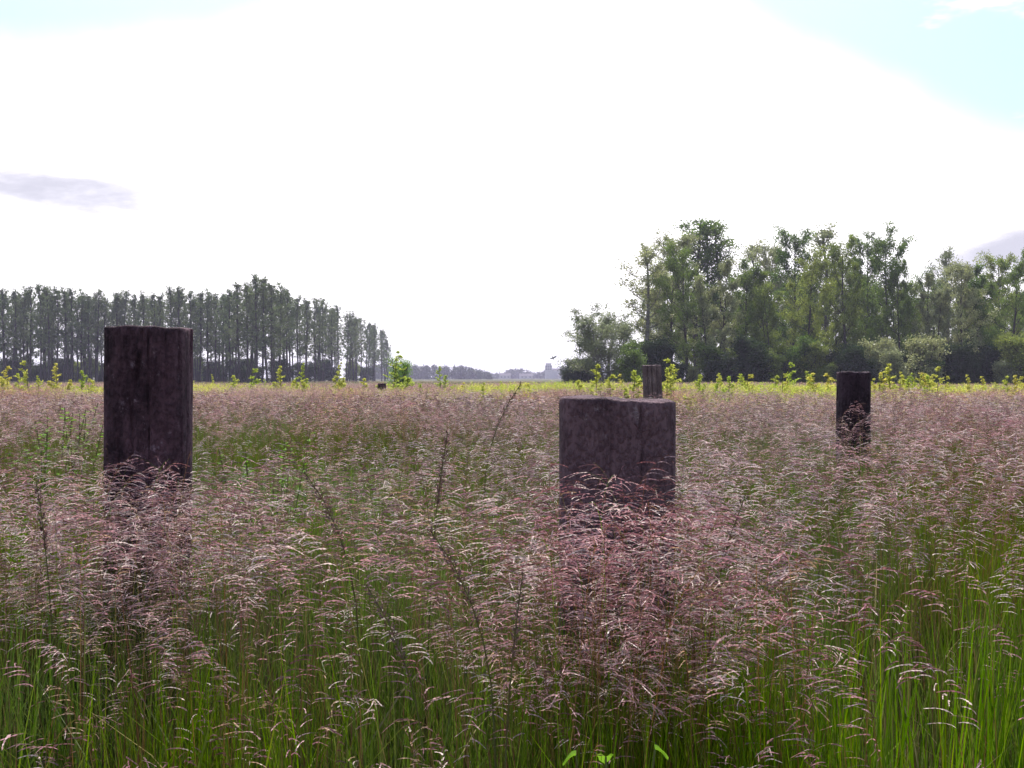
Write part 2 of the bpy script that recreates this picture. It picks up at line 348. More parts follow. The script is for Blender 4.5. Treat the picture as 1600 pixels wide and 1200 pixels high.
def noise2(x, y, s, seed=0):                                    # cheap smooth value noise
    x = np.asarray(x)*s+seed*17.3; y = np.asarray(y)*s+seed*9.1; xi = np.floor(x).astype(int); yi = np.floor(y).astype(int); fx = x-xi; fy = y-yi
    def h(a, b): return (np.sin(a*127.1+b*311.7+seed*3.7)*43758.5453) % 1.0
    fx = fx*fx*(3-2*fx); fy = fy*fy*(3-2*fy)
    return (h(xi, yi)*(1-fx)+h(xi+1, yi)*fx)*(1-fy)+(h(xi, yi+1)*(1-fx)+h(xi+1, yi+1)*fx)*fy
def scatter(name, variants, P, rot, scl, idx, label):
    """one meadow object: points with their own turn, size and choice of tuft"""
    src = bpy.data.collections.new(name+' tufts')
    for i, me in enumerate(variants):
        o = bpy.data.objects.new('%s_tuft_%02d' % (name, i), me); src.objects.link(o)
    me = bpy.data.meshes.new(name); me.from_pydata(P.tolist(), [], [])
    for nm, typ, dat, key in (('rot', 'FLOAT_VECTOR', rot, 'vector'), ('scl', 'FLOAT_VECTOR', scl, 'vector'), ('idx', 'INT', idx, 'value')):
        a = me.attributes.new(nm, typ, 'POINT'); a.data.foreach_set(key, dat.ravel())
    o = ob(name, me)
    g = bpy.data.node_groups.new(name, 'GeometryNodeTree')
    g.interface.new_socket('Geometry', in_out='INPUT', socket_type='NodeSocketGeometry'); g.interface.new_socket('Geometry', in_out='OUTPUT', socket_type='NodeSocketGeometry')
    gi = g.nodes.new('NodeGroupInput'); go = g.nodes.new('NodeGroupOutput'); ip = g.nodes.new('GeometryNodeInstanceOnPoints'); ci = g.nodes.new('GeometryNodeCollectionInfo')
    ci.inputs['Collection'].default_value = src; ci.inputs['Separate Children'].default_value = True; ci.inputs['Reset Children'].default_value = True
    def na(nm, t):
        q = g.nodes.new('GeometryNodeInputNamedAttribute'); q.data_type = t; q.inputs[0].default_value = nm; return q.outputs[0]
    k = g.links.new
    k(gi.outputs[0], ip.inputs['Points']); k(ci.outputs[0], ip.inputs['Instance']); ip.inputs['Pick Instance'].default_value = True
    k(na('idx', 'INT'), ip.inputs['Instance Index']); er = g.nodes.new('FunctionNodeEulerToRotation'); k(na('rot', 'FLOAT_VECTOR'), er.inputs[0]); k(er.outputs[0], ip.inputs['Rotation']); k(na('scl', 'FLOAT_VECTOR'), ip.inputs['Scale'])
    k(ip.outputs[0], go.inputs[0])
    m = o.modifiers.new('tufts', 'NODES'); m.node_group = g
    tag(o, label, 'grass', kind='stuff'); return o
POSTS = []                                                     # (x, y, radius) kept clear of tufts
def ring(d0, d1, dens, half=40):
    n = int(math.radians(half)*(d1*d1-d0*d0)*dens)
    d = np.sqrt(rng.uniform(d0*d0, d1*d1, n)); a = np.radians(rng.uniform(-half, half, n))
    return d*np.sin(a), d*np.cos(a)

# ------------------------------------------------------------------ the posts
def mnoise(x_, y_):
    from mathutils import noise as mn
    return .5+.75*mn.noise(Vector((x_, y_, 3.7)))
def post(label, px, d, top, wx, wy, m, name='wooden_post', power=4.0, tilt=(0, 0), seed=1, rot=0, chew=.004, rough=.0026, slope=0, crack=()):
    """a sawn timber set upright: superellipse section, uneven arrises, drying cracks, slightly sloped top"""
    rd = random.Random(seed); na = 200; nz = 110; x0 = at(px, d)
    root = bpy.data.objects.new(name, None); COL.objects.link(root); root.location = (x0, d, 0); root.rotation_euler = (tilt[0], tilt[1], rot)
    v = []; f = []
    ph = [rd.uniform(0, 6.28) for _ in range(12)]
    def sec(th, z):
        c, s = math.cos(th), math.sin(th); r = (abs(c/(wx/2))**power+abs(s/(wy/2))**power)**(-1/power)
        r += chew*(math.sin(3*th+ph[0]+z*1.7)+.6*math.sin(7*th+ph[1]-z*2.3)+.4*math.sin(13*th+ph[2]+z*5)+.25*math.sin(29*th+ph[3]+z*.8))
        if d < 20:
            u_ = th*31; r += rough*(mnoise(u_*.45, z*1.6)*1.0+mnoise(u_*1.3, z*3.5)*.8+mnoise(u_*.25, z*12)*.5-.9)
            r -= rough*3.5*max(0, mnoise(u_*1.5, z*2.2)-.88)/.16                    # drying checks
            r -= rough*5*max(0, mnoise(th*5, z*7)-.84)/.16*(.3+.7*(z > top-.25))  # chips
        for (ca, cw, dep, z0, z1) in crack:
            dth = abs((th-ca-.03*math.sin(z*9+ca)+math.pi) % (2*math.pi)-math.pi)
            if dth < cw and z0 < z < z1: r -= dep*(1-dth/cw)*min(1, (z-z0)*6, (z1-z)*6+.25)
        return r
    zs = [-.25+(top+.25)*i/(nz-3) for i in range(nz-2)]+[top+.004, top+.006]
    for i, z in enumerate(zs):
        for j in range(na):
            th = 2*math.pi*j/na; zz = min(z, top); r = sec(th, zz)
            if i == nz-2: r -= .006
            if i == nz-1: r -= .02
            zt = z+(.0022*math.sin(3*th+ph[5])+.0018*math.sin(9*th+ph[6])-slope*r*math.cos(th))*max(0, min(1, (z-top+.1)*10))
            v.append((r*math.cos(th), r*math.sin(th), zt))
    for i in range(nz-1):
        for j in range(na): f.append((i*na+j, i*na+(j+1) % na, (i+1)*na+(j+1) % na, (i+1)*na+j))
    b = len(v); lastz = top
    for k, q in enumerate((.6, .3)):
        for j in range(na):
            p = v[(nz-1)*na+j]; v.append((p[0]*q, p[1]*q, p[2]*(q)+(top+.004)*(1-q)-.003*(k % 2)))
    c0 = len(v); v.append((0, 0, top))
    for j in range(na):
        j2 = (j+1) % na
        f.append(((nz-1)*na+j, (nz-1)*na+j2, b+j2, b+j)); f.append((b+j, b+j2, b+na+j2, b+na+j)); f.append((b+na+j, b+na+j2, c0))
    me = bpy.data.meshes.new('shaft'); me.from_pydata(v, [], f); me.materials.append(m); me.polygons.foreach_set('use_smooth', [True]*len(f))
    ob('shaft', me, root)
    POSTS.append((x0, d, max(wx, wy)/2+.02)); tag(root, label, 'post', 'old wooden posts standing in the meadow'); return root
post('dark square-sided timber post standing tallest among the grass at the left', 231, 4.0, up(512, 4.0)-.005, .288, .26, W1, power=3.6, slope=.01, tilt=(R(-.4), R(.2)), seed=3, rot=R(3), chew=.0022,
     crack=((4.45, .03, .022, .2, 1.3), (4.95, .02, .012, .5, 1.6), (4.15, .02, .014, -.1, 1.0), (5.3, .018, .012, .1, 1.1), (3.7, .02, .012, .4, 1.4)))
post('widest post, a low flat-topped mauve-brown timber block half buried in grass heads', 959, 3.3, up(625, 3.3), .336, .25, W2, power=4.6, slope=.03, tilt=(R(.5), R(.35)), seed=8, rot=R(-2), chew=.0018, rough=.0015,
     crack=((5.2, .012, .014, .1, 1.4),))
post('narrow tarred round post with a crisp rim, standing before the right-hand trees', 1332, 8.6, up(582, 8.6), .252, .25, W3, power=2.2, tilt=(R(.4), R(.3)), seed=12, chew=.0012,
     crack=((4.9, .03, .008, .3, 1.2),))
post('distant grey weathered stump beside yellow saplings, just beyond the widest post', 1022, 17, up(571, 17), .28, .26, W4, power=2.6, tilt=(R(.5), R(-1.5)), seed=21, chew=.009,
     crack=((4.6, .08, .03, .2, 1.7), (5.2, .06, .03, .1, 1.7), (4.1, .06, .03, .4, 1.8)))
post('tiny far post showing as a dark stub under the yellow bush at the left grove', 597, 34, up(599, 34), .25, .25, W1, power=3, seed=25)

# ------------------------------------------------------------------ meadow
def clear(x, y, extra=0):
    k = np.ones(len(x), bool)
    for (a, b, r) in POSTS: k &= ((x-a)**2+(y-b)**2) > (r+extra)**2
    return k
def ell(x, y, cx, cy, rx, ry): return ((x-cx)/rx)**2+((y-cy)/ry)**2
nh = [clump('near_head') for _ in range(12)]; ng = [clump('near_green') for _ in range(8)]; nf = [clump('near_feather') for _ in range(6)]; nb_ = [clump('near_bright') for _ in range(5)]
x, y = ring(1.05, 13.0, 20, 44)
keep = rng.random(len(x)) < np.where(np.hypot(x, y) < 5.5, 1, .55); x, y = x[keep], y[keep]
xe = np.concatenate([rng.uniform(.02, .60, 50), rng.uniform(-1.58, -.98, 44), rng.uniform(2.35, 2.95, 8)]); ye = np.concatenate([rng.uniform(2.35, 3.10, 50), rng.uniform(3.1, 3.80, 44), rng.uniform(7.7, 8.4, 8)])
x = np.concatenate([x, xe]); y = np.concatenate([y, ye])
d = np.hypot(x, y); k = clear(x, y, .10); x, y, d = x[k], y[k], d[k]; n = len(x)
g = noise2(x, y, 1.3, 1)*.6+noise2(x, y, 3.1, 2)*.4
green = g > .60
green |= (d < 2.15+.5*noise2(x, y, 1.7, 5)) & (rng.random(n) < np.where(x < .1, .66, .84))
green |= (ell(x, y, 1.0, 2.45, .75, .42) < 1) & (rng.random(n) < .85)
green |= (ell(x, y, -1.55, 6.4, .95, 2.1) < 1)
green |= (ell(x, y, -.55, 6.8, .5, 1.6) < 1) & (rng.random(n) < .5)
green |= (ell(x, y, 2.15, 9.6, .9, 2.6) < 1) & (rng.random(n) < .7)
feather = (~green) & (((ell(x, y, 1.5, 4.4, 1.5, 1.3) < 1) & (rng.random(n) < .7)) | (ell(x, y, .30, 2.8, .26, .35) < 1) | (rng.random(n) < .16))
infront = (np.abs(x-.30) < .30) & (y > 2.3) & (y < 3.15) | (np.abs(x+1.28) < .3) & (y > 3.0) & (y < 3.85)
green &= ~infront; feather |= infront & (rng.random(n) < .6)
idx = np.where(green, rng.integers(12, 20, n), np.where(feather, rng.integers(20, 26, n), rng.integers(0, 12, n)))
pat = (ell(x, y, -1.75, 7.4, 1.25, 3.0) < 1)
bri = (pat & (rng.random(n) < .75)) | (green & (ell(x, y, .95, 2.2, .95, .7) < 1) & (rng.random(n) < .7)) | (green & (rng.random(n) < .12))
idx = np.where(bri & ~infront, rng.integers(26, 31, n), idx)
hz = 1.00+.15*noise2(x, y, .9, 3)+rng.uniform(-.05, .05, n)
hz = np.where(d < 2.3, np.minimum(hz, .62+.24*np.clip(d-1.0, 0, 2)), hz)
hz = np.where(pat, hz*.78, hz)
hz = np.where(infront, 1.02+rng.uniform(-.08, .05, n), hz)
s = np.ones(n)
scatter('meadow_grass_near', nh+ng+nf+nb_, np.stack([x, y, np.zeros(n)], 1), np.stack([rng.normal(0, .05, n), rng.normal(0, .05, n), rng.uniform(0, 6.283, n)], 1),
        np.stack([s, s, hz], 1), idx.astype(int), 'tall meadow grass with nodding mauve seed heads, near the camera').name = 'meadow_grass'
mh = [clump('mid_head') for _ in range(8)]; mg = [clump('mid_green') for _ in range(4)]
x, y = ring(12.5, 30, 2.6, 40); k = clear(x, y, .25); x, y = x[k], y[k]; n = len(x)
g = noise2(x, y, .35, 4)*.6+noise2(x, y, .9, 6)*.4; green = g > .55
ms = [clump('mid_straw') for _ in range(4)]
st_ = (rng.random(n) < np.clip((np.hypot(x, y)-14)/12, 0, .9)) & ~green
scatter('meadow_grass', mh+mg+ms, np.stack([x, y, np.zeros(n)], 1), np.stack([rng.normal(0, .03, n), rng.normal(0, .03, n), rng.uniform(0, 6.283, n)], 1),
        np.stack([np.ones(n), np.ones(n), .90+.17*noise2(x, y, .3, 7)+.12*noise2(x, y, .9, 17)+rng.uniform(-.05, .05, n)], 1), np.where(st_, rng.integers(12, 16, n), np.where(green, rng.integers(8, 12, n), rng.integers(0, 8, n))), 'pinkish seeding meadow grass in the middle distance')
fh = [clump('far_head') for _ in range(4)]
x, y = ring(29, 75, .34, 38); n = len(x)
scatter('meadow_grass', fh, np.stack([x, y, np.zeros(n)], 1), np.stack([np.zeros(n), np.zeros(n), rng.uniform(0, 6.283, n)], 1),
        np.stack([np.ones(n), np.ones(n), .90+.18*noise2(x, y, .1, 8)], 1), rng.integers(0, 4, n), 'pale straw-pink strip of grass heads at the far side of the meadow')
fg = [clump('far_green') for _ in range(4)]
x, y = ring(74, 260, .075, 36); n = len(x)
scatter('field_grass', fg, np.stack([x, y, np.zeros(n)], 1), np.stack([np.zeros(n), np.zeros(n), rng.uniform(0, 6.283, n)], 1),
        np.stack([np.ones(n), np.ones(n), .8+.5*noise2(x, y, .05, 9)], 1), rng.integers(0, 4, n), 'short bright green field grass beyond the meadow')

# ------------------------------------------------------------------ trees
def leaves(mb, c, n, r, size, flat=.8):
    kc = random.random()  # shared clump tone, imitating sunlit and self-shadowed clumps in the leaf colour
    for _ in range(n):
        o = rv()*r*random.random()**.45; o.z *= flat
        leaf(mb, c+o, rv(), rv(), size*random.uniform(.7, 1.3), size*random.uniform(.55, .85), (.1, .1, .1), kc*.6+.4*random.random())
def poplar(seed, H=18., cb=.30, wide=1.0, dens=1.0):
    random.seed(seed); tb = MB(); cr = MB(); wob = [random.uniform(-.25, .25) for _ in range(8)]
    def tp(t): return Vector((wob[0]*math.sin(t*5+wob[1]*9)+wob[2]*t*2, wob[3]*math.sin(t*4+wob[4]*9), H*t))
    tube(tb, [tp(i/8) for i in range(9)], [.20*(1-.85*(i/8))+.02 for i in range(9)], 7)
    nb = 44
    for i in range(nb):
        t = cb+(.97-cb)*(i+random.random())/nb; a = random.uniform(0, 6.283); u = (t-cb)/(1-cb)
        ln = wide*1.3*(.8+2.0*math.sin(math.pi*min(1, u*.85+.18))**1.2)*random.uniform(.65, 1.15)
        ang = random.uniform(.5, 1.15)*(1.15-.65*u); d = Vector((math.cos(a)*math.sin(ang), math.sin(a)*math.sin(ang), math.cos(ang))); p = tp(t)
        mid = p+d*ln*.5+Vector((0, 0, -.05*ln)); end = p+d*ln+Vector((0, 0, .15*ln))
        tube(tb, [p, mid, end], [.045*(1-.5*u), .028, .008], 4)
        for q in (.35, .6, .82, 1.0):
            if random.random() < .72*dens: leaves(cr, p.lerp(end, q)+rv()*.25, int(random.uniform(12, 26)*dens), random.uniform(.25, .55), .27, .8)
    for i in range(int(5*random.random())+3):                    # dead and low twigs on the bole
        t = random.uniform(.12, cb); a = random.uniform(0, 6.28); p = tp(t); e = p+Vector((math.cos(a), math.sin(a), .6))*random.uniform(.5, 1.3)
        tube(tb, [p, e], [.025, .006], 3)
        if random.random() < .6: leaves(cr, e, 10, .35, .22)
    return tb.mesh('trunk', BARK), cr.mesh('crown', POP)
def broad(seed, H=20., cb=.2, spread=4.0, mt=BRO, bark=BARK, dens=1.0, size=.26, top=1.0, stems=1, droop=.0):
    """broadleaf tree: a bole (or several), rising limbs, side branches with leaf clumps"""
    random.seed(seed); tb = MB(); cr = MB()
    for sidx in range(stems):
        a0 = random.uniform(0, 6.28); off = Vector((math.cos(a0), math.sin(a0), 0))*(0 if stems == 1 else spread*.35)
        lean = Vector((random.uniform(-.05, .05)*H, random.uniform(-.05, .05)*H, 0))+off*1.4; Hs = H*(1 if sidx == 0 else random.uniform(.75, .97)); ph = random.uniform(0, 6)
        def tp(t): return off*.15+lean*t+Vector((.22*math.sin(t*6+ph), .22*math.cos(t*5+ph), Hs*t))
        tube(tb, [tp(i/8) for i in range(9)], [(.30 if stems == 1 else .17)*(1-.88*(i/8))+.015 for i in range(9)], 7)
        nl = 20 if stems == 1 else 12
        for i in range(nl):
            t = cb+(.93-cb)*(i+random.random())/nl; a = i*2.4+random.uniform(-.6, .6); u = (t-cb)/(1-cb)
            ln = spread*(.45+.75*math.sin(math.pi*min(1, .22+.78*u))**.8)*random.uniform(.6, 1.15)/(1 if stems == 1 else 1.5)*(1 if u < .85 else top)
            ang = random.uniform(.75, 1.35)*(1.1-.6*u); d = Vector((math.cos(a)*math.sin(ang), math.sin(a)*math.sin(ang), math.cos(ang))); p = tp(t)
            m1 = p+d*ln*.5; m2 = p+d*ln*.8+Vector((0, 0, .1*ln)); e = p+d*ln+Vector((0, 0, .22*ln-droop*ln))
            tube(tb, [p, m1, m2, e], [.10*(1-.6*u), .06*(1-.5*u), .03, .01], 5)
            for b in range(11):
                q = random.uniform(.2, 1.0); s = p.lerp(e, q); bl = ln*.42*random.uniform(.4, 1.1)*(1.15-.4*q); dd = (d+rv()*1.0+Vector((0, 0, .25-droop))).normalized(); be = s+dd*bl
                tube(tb, [s, be], [.022, .006], 3)
                for z in (.5, 1.0):
                    if random.random() < .88: leaves(cr, s.lerp(be, z)+rv()*.25, int(random.uniform(16, 36)*dens), random.uniform(.45, 1.05), size, .75)
        for b in range(5): leaves(cr, tp(random.uniform(.84, 1.0)), int(9*dens), .75, size, 1.4)
    return tb.mesh('trunk', bark), cr.mesh('crown', mt)
def place_tree(name, pr, px, d, top, label, group, H0, wsc=1.0, cat='tree', rz=None):
    hh = up(top, d); s = hh/H0; root = bpy.data.objects.new(name, None); COL.objects.link(root)
    root.location = (at(px, d), d, 0); root.rotation_euler = (0, 0, rz if rz is not None else rng.uniform(0, 6.283)); root.scale = (s*wsc, s*wsc, s)
    ob('trunk', pr[0], root); ob('crown', pr[1], root); tag(root, label, cat, group); return root
POPS = [poplar(s, wide=w, cb=c) for s, w, c in ((1, 1, .3), (2, .85, .34), (3, 1.15, .27), (4, .9, .22), (5, 1.05, .36), (6, .8, .3), (7, 1.2, .32))]
prof = [(-260, 470), (0, 459), (40, 456), (80, 450), (120, 456), (150, 459), (190, 463), (230, 460), (270, 454), (300, 455), (330, 459), (352, 464), (370, 445), (400, 438), (425, 442), (452, 459), (480, 466), (510, 479), (540, 489), (570, 500), (592, 514), (606, 532)]
rd = random.Random(5); xs = [p[0] for p in prof]; ys = [p[1] for p in prof]
def ordw(i): return 'abcdefgh'[i]
front = []
px = -250.
while px < 606:
    top = float(np.interp(px, xs, ys)); d = 17.5*F/(590-top); d = min(d, 420)
    front.append((px, d, top)); px += rd.uniform(11, 16)*min(1, 235/d)**.6
fi = 0; vis = [q for q in front if q[0] > 0]
marks = [(0, 160, 'left of the tall dark post'), (160, 300, 'directly behind the tall dark post'), (300, 365, 'just right of the tall dark post'), (365, 455, 'in the tallest clump of the left grove'), (455, 530, 'where the left grove begins to slope down'), (530, 620, 'near the tapering right end of the left grove')]
ordn = ['first', 'second', 'third', 'fourth', 'fifth', 'sixth', 'seventh', 'eighth', 'ninth', 'tenth', 'eleventh', 'twelfth', 'thirteenth', 'fourteenth', 'fifteenth', 'sixteenth']
cnt = {}
for (px, d, top) in front:
    t = top+rd.uniform(-5, 6)
    if px < 0: lab = 'slender poplar of the left grove at or beyond the left edge of the view'
    else:
        mk = next((m for m in marks if m[0] <= px < m[1]), marks[-1]); cnt[mk[2]] = cnt.get(mk[2], 0)+1
        lab = '%s front-row poplar from the left %s' % (ordn[min(15, cnt[mk[2]]-1)], mk[2])
    place_tree('poplar_tree', POPS[rd.randrange(7)], px, d, t, lab, 'slender poplars of the left grove', 18., rd.uniform(.9, 1.15))
    for rrow in (1, 2):
        d2 = d+rrow*9+rd.uniform(-2, 2); p2 = px+rd.uniform(-9, 9)
        if p2 > 606: continue
        hh = up(t+rd.uniform(0, 8), d); t2 = 590-(hh-CAM_H)/d2*F
        place_tree('poplar_tree', POPS[rd.randrange(7)], p2, d2, t2, 'slender poplar in the back rows of the left grove, half hidden by the front row', 'slender poplars in the back rows of the left grove', 18., rd.uniform(.9, 1.15))
BR = [broad(21, spread=5.4, mt=BRO, dens=1.5), broad(22, spread=4.8, mt=BRO, cb=.12, dens=1.5), broad(23, spread=5.6, mt=BRO2, cb=.18, dens=1.5), broad(24, spread=4.6, mt=BRO, cb=.15, dens=1.5),
      broad(25, spread=5.4, mt=BRO2, cb=.10, stems=2, dens=1.5), broad(26, spread=5.4, mt=BRO, cb=.08, stems=2, dens=1.5)]
SP = [broad(31, spread=2.6, mt=BRO2, cb=.35, dens=.50, size=.24, bark=BARKP), broad(32, spread=2.2, mt=BRO, cb=.3, dens=.55, size=.24), poplar(33, H=20, wide=1.3, dens=.8)]
G1 = 'mixed trees of the right wood'
right = [ # px, top, dist, prototype, width, label
 (1016, 392, 132, SP[0], 1.5, 'airy grey-green tree leaning over the left end of the right wood'),
 (1046, 384, 138, BR[2], .85, 'round-topped pale tree second from the left end of the right wood'),
 (1086, 342, 150, SP[1], 1.5, 'tallest tree of the right wood, with thin upright top twigs'),
 (1108, 350, 153, SP[2], 1.2, 'upright thin-topped tree rising just right of the tallest tree'),
 (1130, 352, 150, SP[1], 1.2, 'sparse spiky tree on the right side of the tallest group, sky beyond it'),
 (1072, 408, 128, BR[0], .85, 'olive-green rounded tree in front of the tallest tree'),
 (1118, 412, 126, BR[4], .85, 'bushy olive tree with pale bark before the tallest group'),
 (1160, 425, 128, BR[3], .9, 'lower green tree in the dip right of the tallest group'),
 (1182, 384, 160, SP[0], 1.3, 'thin grey tree standing behind in the dip right of the tallest group'),
 (1203, 398, 155, BR[2], .7, 'grey-green tree behind the dip, left of the pointed green tree'),
 (1238, 376, 140, BR[1], .75, 'pointed green tree halfway between the tallest group and the tarred post'),
 (1205, 425, 126, BR[5], .85, 'broad light-green tree in front of the pointed green tree'),
 (1262, 415, 128, BR[0], .8, 'rounded mid-green tree left of the purple-grey tall crown'),
 (1297, 360, 142, SP[0], 1.55, 'tall open-crowned purple-grey tree above the tarred round post, on its left'),
 (1322, 395, 132, BR[3], .8, 'green tree right above the tarred round post'),
 (1352, 388, 142, BR[1], .7, 'mid-green tree just right above the tarred round post'),
 (1385, 386, 134, BR[0], .8, 'full green tree at the left side of the notch in the right wood'),
 (1406, 428, 130, BR[3], .6, 'low narrow tree at the left edge of the notch in the right wood'),
 (1430, 452, 150, BR[1], .6, 'low dark tree filling the notch in the right wood'),
 (1452, 428, 128, BR[4], .7, 'pale bushy tree at the right side of the notch'),
 (1484, 393, 136, SP[0], 1.0, 'slim thin-crowned tree poking above its neighbours right of the notch'),
 (1500, 424, 126, BR[2], .8, 'silver-green round tree right of the slim thin-crowned tree'),
 (1538, 414, 130, BR[5], .85, 'wide mid-green tree second from the right edge'),
 (1582, 416, 126, BR[0], .9, 'green tree at the right edge of the view'),
 (1560, 412, 150, BR[1], .8, 'tree behind the two trees nearest the right edge')]
for q in right: place_tree('broadleaf_tree', q[3], q[0], q[2], q[1], q[5], G1, 20., q[4])
for px, top, d, b in ((1640, 420, 130, 3), (1690, 425, 128, 5), (1750, 415, 132, 0), (1810, 420, 135, 1), (1880, 410, 130, 2)):
    place_tree('broadleaf_tree', BR[b], px, d, top, 'tree of the right wood beyond the right edge of the view', G1, 20., .85)
for i in range(50):                                               # the dark rows deeper inside the right wood
    px = 1020+i*16+rd.uniform(-8, 8); d = rd.uniform(152, 185)
    top = {0: 460, 1: 440}.get(i, rd.uniform(432, 490)); top = max(top, 470) if 1405 < px < 1450 else top
    place_tree('broadleaf_tree', BR[rd.choice((0, 1, 3, 5))], px, d, top, 'dark tree deep inside the right wood, mostly hidden by the trees in front', 'inner trees of the right wood', 20., .9)
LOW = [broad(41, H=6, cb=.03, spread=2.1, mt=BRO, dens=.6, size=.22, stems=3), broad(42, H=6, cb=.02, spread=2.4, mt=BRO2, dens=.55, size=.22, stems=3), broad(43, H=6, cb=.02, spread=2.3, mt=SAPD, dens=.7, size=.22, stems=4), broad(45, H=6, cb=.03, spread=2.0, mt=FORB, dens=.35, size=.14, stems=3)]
WIL = broad(44, H=12, cb=.06, spread=6.6, mt=BRO2, dens=1.1, size=.24, stems=4, bark=BARKP)
place_tree('willow_tree', WIL, 946, 118, 500, 'rounded silver-green multi-stemmed tree standing apart left of the right wood', None, 12., 1.3, rz=1)
place_tree('bush', LOW[0], 988, 112, 540, 'green bush joining the rounded silver tree to the right wood', None, 6., .95, 'bush')
for k_, (px, top, lb) in enumerate(((893, 570, 'left end of the low dark hedge, lowest shrub against the sky'), (907, 563, 'dark shrub in the middle of the low hedge left of the rounded tree'), (921, 566, 'dark hedge shrub half under the rounded silver tree'))):
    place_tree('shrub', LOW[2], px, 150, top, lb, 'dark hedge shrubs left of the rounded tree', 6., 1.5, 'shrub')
for i in range(36):                                               # understorey along the wood edge
    px = 1012+i*17+rd.uniform(-6, 6)
    if 1086 < px < 1106: continue
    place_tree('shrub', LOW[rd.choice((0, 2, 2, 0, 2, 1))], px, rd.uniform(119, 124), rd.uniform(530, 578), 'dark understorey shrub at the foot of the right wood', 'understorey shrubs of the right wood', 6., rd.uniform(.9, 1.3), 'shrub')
for i in range(26):
    px = -30+i*24+rd.uniform(-8, 8); dd = float(np.interp(px, [q[0] for q in front], [q[1] for q in front]))
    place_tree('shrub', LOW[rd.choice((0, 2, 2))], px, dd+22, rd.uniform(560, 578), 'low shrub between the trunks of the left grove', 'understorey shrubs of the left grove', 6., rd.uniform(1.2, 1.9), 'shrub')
place_tree('bush', LOW[3], 624, 62, 560, 'green bush at the right end of the left grove', None, 6., 1.0, 'bush', 2.)

# ------------------------------------------------------------------ saplings
def sapling(seed, H=1.6, n=9, sp=.45, mt=SAP, size=.048):
    random.seed(seed); tb = MB(); cr = MB()
    for s in range(3):
        a = random.uniform(0, 6.28); off = Vector((math.cos(a), math.sin(a), 0)); h = H*(1 if s == 0 else random.uniform(.5, .85)); l = off*sp*(.15 if s == 0 else random.uniform(.4, .9))
        tube(tb, [Vector((0, 0, 0)), l*.5+Vector((0, 0, h*.55)), l+Vector((0, 0, h))], [.012, .009, .003], 4)
        for i in range(n*2):
            t = .25+.75*(i+random.random())/(n*2); p = l*t+Vector((0, 0, h*t)); b = random.uniform(0, 6.28); ln = sp*.75*(1.15-t)*random.uniform(.5, 1.1); d = Vector((math.cos(b), math.sin(b), .55)).normalized()
            tube(tb, [p, p+d*ln], [.004, .002], 3)
            for q in range(30):
                u = (q+.6)/30; r = rv(); leaf(cr, p+d*ln*u, (d*.6+r*.9+Vector((0, 0, .1))).normalized(), rv(), size*random.uniform(.7, 1.4), size*.5, (.1, .1, .1), random.random())
    return tb.mesh('stem', STEM), cr.mesh('foliage', mt)
SAPS = [sapling(51), sapling(52, sp=.6), sapling(53, sp=.35, n=11), sapling(54, n=7, sp=.7)]
def place_sap(px, d, top, label, group=None, v=None, w=1.0, H0=1.6):
    pr = v or SAPS[rd.randrange(4)]; s = up(top, d)/H0
    root = bpy.data.objects.new('sapling', None); COL.objects.link(root); root.location = (at(px, d), d, 0); root.rotation_euler = (0, 0, rd.uniform(0, 6.28)); root.scale = (s*w, s*w, s)
    ob('stem', pr[0], root); ob('foliage', pr[1], root); tag(root, label, 'sapling', group); return root
spec = [(612, 40, 553, 'tall yellow-green sapling above the tiny far post', 1.1), (1050, 22, 566, 'leaning yellow-green sapling right beside the grey weathered stump', .9), (1038, 21, 578, 'small yellow sapling against the grey weathered stump', .8),
        (1225, 30, 571, 'tallest bright sapling midway between the grey stump and the tarred post', 1.0), (1265, 30, 584, 'feathery light sapling second left of the tarred post', 1.0), (1293, 28, 586, 'yellow sapling immediately left of the tarred post', .9),
        (1392, 30, 573, 'tall bright sapling right of the tarred post', 1.1), (1372, 28, 585, 'yellow-leaved sapling touching the right side of the tarred post', 1.0), (1412, 32, 585, 'small sapling right of the tall bright one by the tarred post', .9),
        (1465, 30, 577, 'pointed bright sapling below the slim thin-crowned tree', 1.0), (1440, 30, 588, 'short sapling left of the pointed bright one', 1.0), (1535, 32, 592, 'low green sapling near the right edge', 1.0), (1590, 30, 592, 'low green sapling at the right edge', 1.0),
        (48, 33, 568, 'yellow-green sapling standing out near the left edge', 1.0), (15, 33, 575, 'leafy sapling at the left edge', 1.0), (90, 36, 572, 'orange-tinged sapling left of the tall dark post', .9), (125, 36, 582, 'short sapling close left of the tall dark post', 1.0),
        (385, 30, 580, 'bright green sapling in front of the tallest left clump', 1.4), (440, 38, 576, 'yellow sapling under the left grove trunks', 1.0), (470, 42, 571, 'thin sapling before the sloping part of the left grove', .8), (528, 44, 570, 'yellowish sapling left of the tiny far post', 1.0),
        (690, 48, 575, 'thin sapling before the far blue wood', 1.0), (930, 24, 572, 'slender sapling in front of the rounded silver tree', .9), (985, 20, 582, 'yellow-green sapling behind the widest post, near its right corner', 1.0), (955, 22, 588, 'low bright sapling behind the top of the widest post', 1.1)]
for px, d, top, lb, w_ in spec: place_sap(px, d, top-3, lb, 'bright saplings along the far side of the meadow', w=w_*1.45)
for i in range(110):
    u = rd.random()
    px = rd.uniform(-60, 480) if u < .32 else (rd.uniform(480, 920) if u < .42 else rd.uniform(920, 1680))
    d = rd.uniform(26, 50) if px < 700 else rd.uniform(24, 42)
    mid_ = 620 < px < 920
    place_sap(px, d, rd.uniform(583, 603) if not mid_ else rd.uniform(596, 604), 'low yellow-green sapling in the bright band before the trees', 'low saplings in the bright band', w=rd.uniform(1.0, 1.9))
